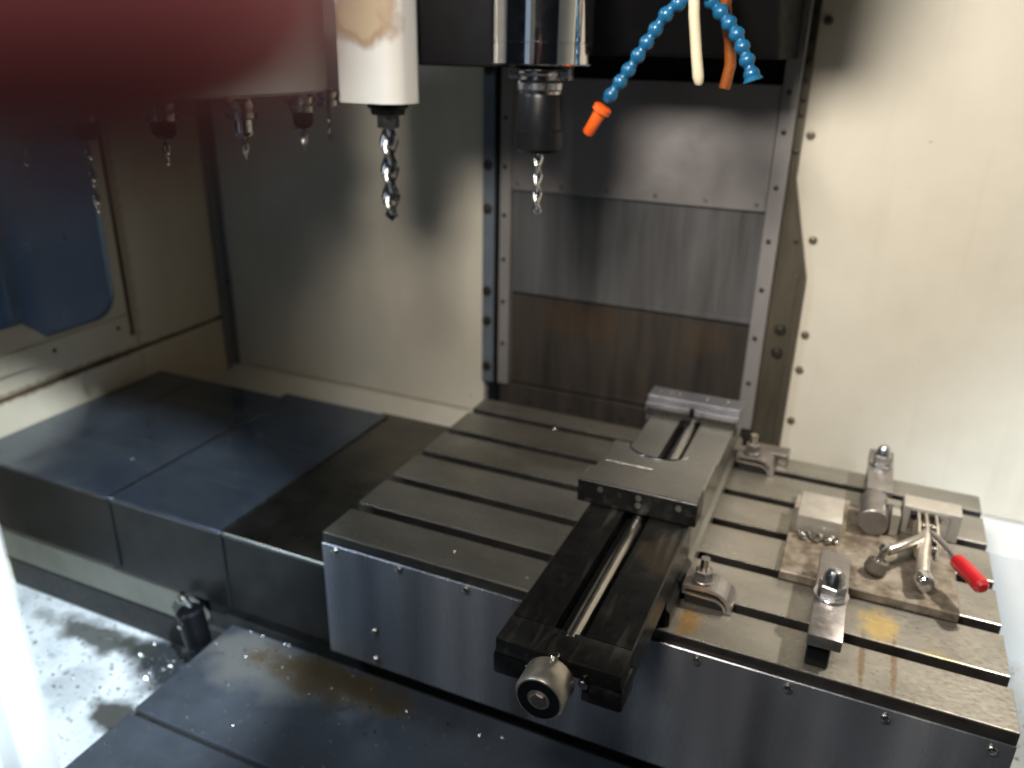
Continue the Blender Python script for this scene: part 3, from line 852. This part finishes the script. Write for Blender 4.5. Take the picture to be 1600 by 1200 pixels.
# moving jaw: black back block and brightened top with half-round notch
ZJ = 0.122
jx0, jx1 = 0.352, 0.516
mj = vs.add(MB().box(jx0, jx1, 0.108, 0.150, ZB + 0.001, ZJ, 0.002), 'moving_jaw', 'iron')
tp = [(jx0 + 0.004, 0.1505), (jx1 - 0.003, 0.1505), (jx1 - 0.003, 0.262)]
nc, nr = 0.428, 0.046
for k in range(17):
    a = R(0 - 180 * k / 16)
    tp.append((nc + nr * math.cos(a), 0.262 + nr * 0.72 * math.sin(a)))
tp += [(jx0 + 0.004, 0.262)]
jt = vs.add(MB().prism([tp], 'z', ZB + 0.001, ZB + 0.027), 'jaw_slide', 'iron_bright', mj, smooth=False)
bv = jt.modifiers.new('bevel', 'BEVEL')
bv.width = 0.0025
bv.segments = 3
bv.limit_method = 'ANGLE'
rim = [(nc + nr * math.cos(R(-20 - 140 * k / 24)), 0.262 + nr * 0.72 * math.sin(R(-20 - 140 * k / 24)), ZB + 0.0268) for k in range(25)]
vs.add(MB().tube(rim, 0.0016, 8), 'notch_glint', 'chrome', jt)  # chrome bead added along the notch edge as its glint
vs.add(MB().box(jx0 + 0.002, jx1 - 0.002, 0.1085, 0.1495, ZJ + 0.0003, ZJ + 0.0013), 'jaw_cap', 'iron_bright', mj, smooth=False)
vs.add(MB().box(0.364, 0.436, 0.188, 0.193, ZB + 0.0275, ZB + 0.030, 0.001), 'highlight_strip', 'screw', jt)  # bright strip standing for a highlight on the jaw top
for (x, z) in ((0.385, 0.112), (0.438, 0.112), (0.438, 0.101), (0.492, 0.110)):
    vs.add(MB().cyl((x, 0.109, z), (x, 0.1062, z), 0.0042, 12), 'jaw_bolt', 'clamp', mj)
# fixed jaw at the back
ZJ = 0.114
fj = vs.add(MB().box(0.356, 0.514, 0.452, 0.496, ZB - 0.02, ZJ, 0.002), 'fixed_jaw', 'jaw_steel')
vs.add(MB().box(0.357, 0.513, 0.440, 0.4515, ZB + 0.001, ZJ - 0.010, 0.001), 'jaw_plate', 'jaw_steel', fj)
vs.add(MB().box(0.359, 0.511, 0.439, 0.4405, ZJ - 0.0235, ZJ - 0.0185), 'jaw_groove', 'dark_gap_line', fj, smooth=False)
vs.add(MB().box(0.360, 0.510, 0.434, 0.4395, ZB + 0.0004, ZB + 0.0060), 'jaw_groove', 'dark_gap_line', fj, smooth=False)
vs.add(MB().box(0.433, 0.441, 0.4375, 0.4395, ZB + 0.001, ZJ - 0.006), 'jaw_key', 'black', fj, smooth=False)
for x in (0.373, 0.393, 0.407, 0.455, 0.488):
    vs.add(MB().cyl((x, 0.474, ZJ - 0.001), (x, 0.474, ZJ + 0.0025), 0.0042, 12, 0.0008), 'cap_screw', 'screw', fj)

# ================================================================== hold-down clamps on the right of the vise
def nut(th, x, y, z, r=0.012, h=0.013, stud=0.016, parent=None, mm='clamp'):
    th.add(MB().cyl((x, y, z), (x, y, z + 0.003), r * 1.25, 20, 0.0006), 'washer', mm, parent)
    nn = th.add(MB().cyl((x, y, z + 0.003), (x, y, z + 0.003 + h), r, 6, 0.0012), 'nut', mm, parent)
    th.add(thread((x, y, z + 0.003), (x, y, z + 0.003 + h + stud), 0.0062, 0.0018, 14), 'stud', 'screw', parent)
    return nn


for (yc, lab) in ((0.083, 'curved steel clamp on vise side nearest the table front'), (0.483, 'curved steel clamp on vise side near the column')):
    x0, x1 = 0.5155, 0.580
    h = Thing('hold_down_clamp', (0.545, yc, 0.0), lab, 'clamp', 'clamps holding the vise')
    w = 0.020
    pf = [(x0, 0.016), (x0, 0.029), (0.548, 0.030)]
    for k in range(9):
        a = R(90 - 90 * k / 8)
        pf.append((0.552 + 0.028 * math.cos(a), 0.001 + 0.029 * math.sin(a)))
    pf += [(0.572, 0.001)]
    for k in range(7):
        a = R(90 * k / 6)
        pf.append((0.556 + 0.014 * math.cos(a), 0.002 + 0.013 * math.sin(a)))
    cxm = sum(p_[0] for p_ in pf) / len(pf)
    hole = [(x0 + 0.004, 0.0185), (x0 + 0.004, 0.0245), (0.548, 0.0255)]
    for k in range(9):
        a = R(90 - 90 * k / 8)
        hole.append((0.552 + 0.0222 * math.cos(a), 0.003 + 0.0222 * math.sin(a)))
    for k in range(7):
        a = R(90 * k / 6)
        hole.append((0.5555 + 0.0175 * math.cos(a), 0.003 + 0.0150 * math.sin(a)))
    c = h.add(MB().prism([pf, hole], 'y', yc - w, yc + w), 'clamp_body', 'clamp', smooth=False)
    h.add(MB().prism([hole], 'y', yc - w + 0.006, yc + w - 0.006), 'hollow_shade', 'blackened', c, smooth=False)  # dark infill standing for the shade inside the hollow clamp
    h.add(MB().prism([[(x0 + 0.004, 0.0008), (x0 + 0.004, 0.0155), (0.5555, 0.0145), (0.566, 0.010), (0.5695, 0.0008)]], 'y', yc - w + 0.004, yc + w - 0.004), 'arch_shade', 'blackened', c, smooth=False)  # dark infill for the shade under the arch
    b = c.modifiers.new('bevel', 'BEVEL')
    b.width = 0.0025
    b.segments = 2
    b.limit_method = 'ANGLE'
    nut(h, 0.538, yc, 0.0302)

tag(MB().box(0.540, 0.596, 0.512, 0.545, 0.0005, 0.021, 0.0015).build('stop_block', 'clamp', org=(0.568, 0.53, 0.0)),
    'flat grey steel block at the rear table edge behind the vise', 'block')

# ================================================================== fixture on the right end of the table
fp = MB().prism([[(0.624, 0.172), (0.843, 0.172), (0.843, 0.395), (0.806, 0.412), (0.624, 0.412)]], 'z', 0.0006, 0.0140)
fx = tag(fp.build('fixture_plate', 'fix_plate', org=(0.735, 0.29, 0), smooth=False), 'stained tan steel plate clamped on right end of table', 'plate')
b = fx.modifiers.new('bevel', 'BEVEL')
b.width = 0.001
b.limit_method = 'ANGLE'

al = tag(MB().box(0.632, 0.693, 0.280, 0.356, 0.0145, 0.044, 0.0018, 2).build('metal_block', 'alu', org=(0.662, 0.318, 0.0145)),
         'pale rectangular metal block on left part of fixture plate', 'block')
# bright curled swarf in front of the block
sw = MB()
pts, rad = [], []
for i in range(50):
    t = i / 49
    pts.append((0.636 + 0.056 * t, 0.268 + 0.004 * math.sin(t * 22), 0.0205 + 0.0035 * math.cos(t * 22)))
    rad.append(0.0024 + 0.0020 * abs(math.sin(t * 9)))
sw.tube(pts, rad, 8)
tag(sw.build('metal_shaving', 'screw', org=(0.664, 0.268, 0.0145)), 'bright curled metal shaving lying before the pale metal block', 'shaving')

bar = MB().lathe((0.734, 0.318, 0.0355), (0, 1, 0), [(0, 0.0192), (0.0012, 0.0205), (0.066, 0.0205), (0.068, 0.019)], 40)
tag(bar.build('round_bar', 'clamp', org=(0.734, 0.35, 0.0145)), 'short round steel bar lying on fixture plate, end facing forward', 'bar')
cb = Thing('bar_clip', (0.757, 0.345, 0.0145), 'small bright steel clip between round bar and grey block', 'clip')
cb.add(MB().box(0.7565, 0.7685, 0.330, 0.372, 0.0145, 0.050, 0.001), 'plate', 'alu')
cb.add(MB().box(0.748, 0.7685, 0.352, 0.370, 0.0505, 0.0535, 0.0006), 'tab', 'screw')

ab = Thing('riser_block', (0.81, 0.365, 0.014), 'grey rectangular riser block carrying the toggle clamp', 'block')
ab.add(MB().box(0.771, 0.847, 0.347, 0.382, 0.0145, 0.060, 0.0015), 'body', 'alu')

# toggle clamp with red grip
tg = Thing('toggle_clamp', (0.80, 0.32, 0.014), 'steel toggle clamp with red handle on right end of table', 'toggle clamp')
tg.add(MB().box(0.780, 0.832, 0.3425, 0.3465, 0.022, 0.056, 0.001), 'mounting_plate', 'screw')
for x in (0.786, 0.815):
    tg.add(MB().cyl((x, 0.3424, 0.049), (x, 0.337, 0.049), 0.0055, 12, 0.001), 'bolt', 'blackened')
for x in (0.789, 0.799, 0.812):
    tg.add(MB().prism([[(0.3424, 0.020), (0.3424, 0.056), (0.305, 0.060), (0.262, 0.054), (0.246, 0.042), (0.258, 0.030), (0.300, 0.022)]], 'x', x, x + 0.0032), 'side_plate', 'knob', smooth=False)
for (y, z) in ((0.325, 0.045), (0.292, 0.046), (0.272, 0.042)):
    tg.add(MB().cyl((0.790, y, z), (0.816, y, z), 0.0048, 14, 0.001), 'rivet', 'screw')
tg.add(MB().tube([(0.802, 0.300, 0.050), (0.790, 0.270, 0.052), (0.765, 0.240, 0.050), (0.752, 0.228, 0.048)], 0.0068, 12), 'arm', 'screw')
pdn = tg.add(MB().lathe((0.750, 0.226, 0.058), (-0.22, -0.16, -0.9), [(0, 0.0045), (0.004, 0.0075), (0.010, 0.0075), (0.012, 0.0045), (0.024, 0.0045), (0.025, 0.010), (0.036, 0.0105), (0.040, 0.008)], 20), 'spindle', 'screw')
tg.add(MB().lathe((0.7445, 0.222, 0.0345), (-0.22, -0.16, -0.9), [(0, 0.0128), (0.014, 0.0150), (0.019, 0.0125)], 20), 'rubber_tip', 'rubber', pdn)
tg.add(MB().lathe((0.796, 0.208, 0.036), (0.25, -0.9, -0.1), [(0, 0.0095), (0.004, 0.0115), (0.018, 0.0115), (0.020, 0.010)], 24), 'boss', 'chrome')
tg.add(MB().tube([(0.800, 0.286, 0.050), (0.797, 0.245, 0.044), (0.7965, 0.205, 0.037)], 0.0085, 12), 'link', 'knob')
hd = tg.add(MB().tube([(0.806, 0.288, 0.054), (0.817, 0.262, 0.058), (0.829, 0.230, 0.060), (0.838, 0.212, 0.060)], [0.0058, 0.0056, 0.005, 0.005], 12), 'handle', 'clamp')
tg.add(MB().tube([(0.831, 0.2255, 0.060), (0.833, 0.222, 0.060), (0.840, 0.208, 0.0602), (0.848, 0.194, 0.0602), (0.853, 0.184, 0.060), (0.857, 0.175, 0.0595), (0.859, 0.171, 0.0594)],
                 [0.0060, 0.0100, 0.0108, 0.0100, 0.0106, 0.0100, 0.006], 16), 'grip', 'red', hd)

# strap clamps
def strap(name, lab, x0, x1, y0, y1, zt, ny, block, nr_):
    h = Thing(name, ((x0 + x1) / 2, ny, 0.0), lab, 'clamp', 'strap clamps on the fixture plate')
    s = h.add(MB().box(x0, x1, y0, y1, zt - 0.016, zt, 0.002, 2), 'strap', 'clamp')
    nut(h, (x0 + x1) / 2, ny, zt + 0.0003, nr_, 0.015, 0.006, s, 'holder')
    h.add(MB().lathe(((x0 + x1) / 2, ny, zt + 0.018), (0, 0, 1), [(0, nr_ * 0.80), (nr_ * 0.7, nr_ * 0.70), (nr_ * 1.1, nr_ * 0.42), (nr_ * 1.2, 0.002)], 20), 'dome_cap', 'holder', s)
    h.add(MB().box(*block, 0.0015), 'heel_block', 'blackened')
    return h


strap('strap_clamp', 'steel strap clamp with dome nut and black heel block at table front', 0.671, 0.709, 0.004, 0.192, 0.050, 0.090, (0.673, 0.699, 0.012, 0.046, 0.0006, 0.0338), 0.0168)
strap('strap_clamp', 'steel strap clamp with dark nut behind the round bar at table rear', 0.720, 0.757, 0.394, 0.540, 0.052, 0.483, (0.722, 0.755, 0.512, 0.538, 0.0006, 0.0355), 0.0140)

# T-nut ends showing in slots at the right table edge
# ================================================================== loose chips (uncountable)
cm = MB()


def flake(x, y, z, s):
    a = random.random() * 6.28
    u = Vector((math.cos(a), math.sin(a), random.uniform(-0.3, 0.5))) * s
    w = Vector((-math.sin(a), math.cos(a), random.uniform(-0.3, 0.5))) * s * random.uniform(0.3, 0.8)
    k = Vector((0, 0, s * random.uniform(0.3, 0.9)))
    p = Vector((x, y, z + s * 0.3))
    v = [cm.bm.verts.new(q) for q in (p - u - w, p + u - w * 0.6, p + u * 0.7 + w + k * 0.4, p - u * 0.6 + w, p + k)]
    for t in ((0, 1, 4), (1, 2, 4), (2, 3, 4), (3, 0, 4), (0, 3, 2, 1)):
        cm.bm.faces.new([v[i] for i in t])


for _ in range(26):
    flake(random.uniform(-0.75, -0.01), random.uniform(0.02, 0.45), -0.0575, random.uniform(0.0012, 0.0026))
for _ in range(70):
    flake(random.uniform(-0.21, 0.30), random.uniform(-0.18, 0.0), -0.2595, random.uniform(0.0010, 0.0024))
for _ in range(40):
    flake(random.uniform(-0.21, 0.5), random.uniform(-0.5, -0.2), -0.2655, random.uniform(0.0010, 0.0022))
for _ in range(110):
    flake(random.gauss(-0.42, 0.13), random.gauss(-0.06, 0.09), ZT, random.uniform(0.0012, 0.0038))
for _ in range(80):
    flake(random.gauss(-0.10, 0.09), min(0.018, random.gauss(-0.02, 0.03)), -0.2595, random.uniform(0.0008, 0.0022))
for _ in range(120):
    flake(random.gauss(-0.30, 0.05), min(0.018, random.gauss(-0.03, 0.035)), ZT, random.uniform(0.0015, 0.0050))
for _ in range(140):
    flake(random.uniform(0.01, 0.88), random.choice(SLOTS) + random.uniform(-0.008, 0.008), -0.0288, random.uniform(0.0010, 0.0028))
for _ in range(22):
    flake(random.uniform(0.02, 0.36), random.uniform(0.01, 0.5), 0.0002, random.uniform(0.0009, 0.0018))
tag(cm.build('metal_chips', 'chip', smooth=False), 'tiny bright metal chips scattered over covers, tray and table', 'chips', kind='stuff')

# ================================================================== the photographer's hand: a finger over the lens
def cw(p):
    return CAM_LOC + q.to_matrix() @ Vector(p)


pn = Thing('person', cw((-0.10, 0.0, 0.03)), 'out of focus finger of the person taking the photo, upper left', 'person')
hm = bpy.data.meshes.new('hand')
J = {}
verts, edges, rads = [], [], []


def jv(p, r, prev=None):
    verts.append(cw(p) - pn.loc)
    rads.append(r)
    if prev is not None:
        edges.append((prev, len(verts) - 1))
    return len(verts) - 1


wrist = jv((-0.165, -0.055, 0.070), 0.027)
fore = jv((-0.215, -0.135, 0.130), 0.032, wrist)
fore2 = jv((-0.27, -0.235, 0.20), 0.036, fore)
palm = jv((-0.135, -0.015, 0.035), 0.026, wrist)
# index: reaches across in front of the lens
k = jv((-0.104, 0.026, -0.002), 0.0150, palm)
k = jv((-0.084, 0.034, -0.022), 0.0145, k)
k = jv((-0.060, 0.026, -0.036), 0.0145, k)
k = jv((-0.034, 0.0220, -0.0390), 0.0145, k)
k = jv((-0.020, 0.0229, -0.0385), 0.0142, k)
tip = jv((-0.0072, 0.0262, -0.0380), 0.0122, k)
# the others curl round the phone's edge, behind the lens
for (a, b_, c_, r) in (((-0.118, 0.004, -0.004), (-0.112, -0.006, -0.030), (-0.090, -0.014, -0.036), 0.0102),
                       ((-0.128, -0.022, 0.000), (-0.124, -0.034, -0.024), (-0.104, -0.042, -0.030), 0.0098),
                       ((-0.140, -0.046, 0.012), (-0.138, -0.058, -0.008), (-0.122, -0.066, -0.014), 0.0086)):
    m1 = jv(a, r * 1.15, palm)
    m2 = jv(b_, r, m1)
    m3 = jv(c_, r * 0.9, m2)
t1 = jv((-0.120, -0.030, 0.055), 0.015, palm)
t2 = jv((-0.090, -0.035, 0.055), 0.0118, t1)
t3 = jv((-0.066, -0.030, 0.046), 0.0102, t2)
hm.from_pydata(verts, edges, [])
hm.update()
hand = bpy.data.objects.new('hand', hm)
col.objects.link(hand)
hand.parent = pn.o
sk = hand.modifiers.new('skin', 'SKIN')
sk.use_smooth_shade = True
for i, sv in enumerate(hm.skin_vertices[0].data):
    sv.radius = (rads[i], rads[i])
    sv.use_root = (i == palm)
ss = hand.modifiers.new('sub', 'SUBSURF')
ss.levels = 2
ss.render_levels = 2
hm.materials.append(M['skin'])
nl = MB()
nc_ = cw((-0.0155, 0.0240, -0.0505))
nl.lathe(nc_, q.to_matrix() @ Vector((0, 0, -1)), [(0, 0.0052), (0.0006, 0.005), (0.0009, 0.003)], 20)
pn.add(nl, 'nail', 'nail')
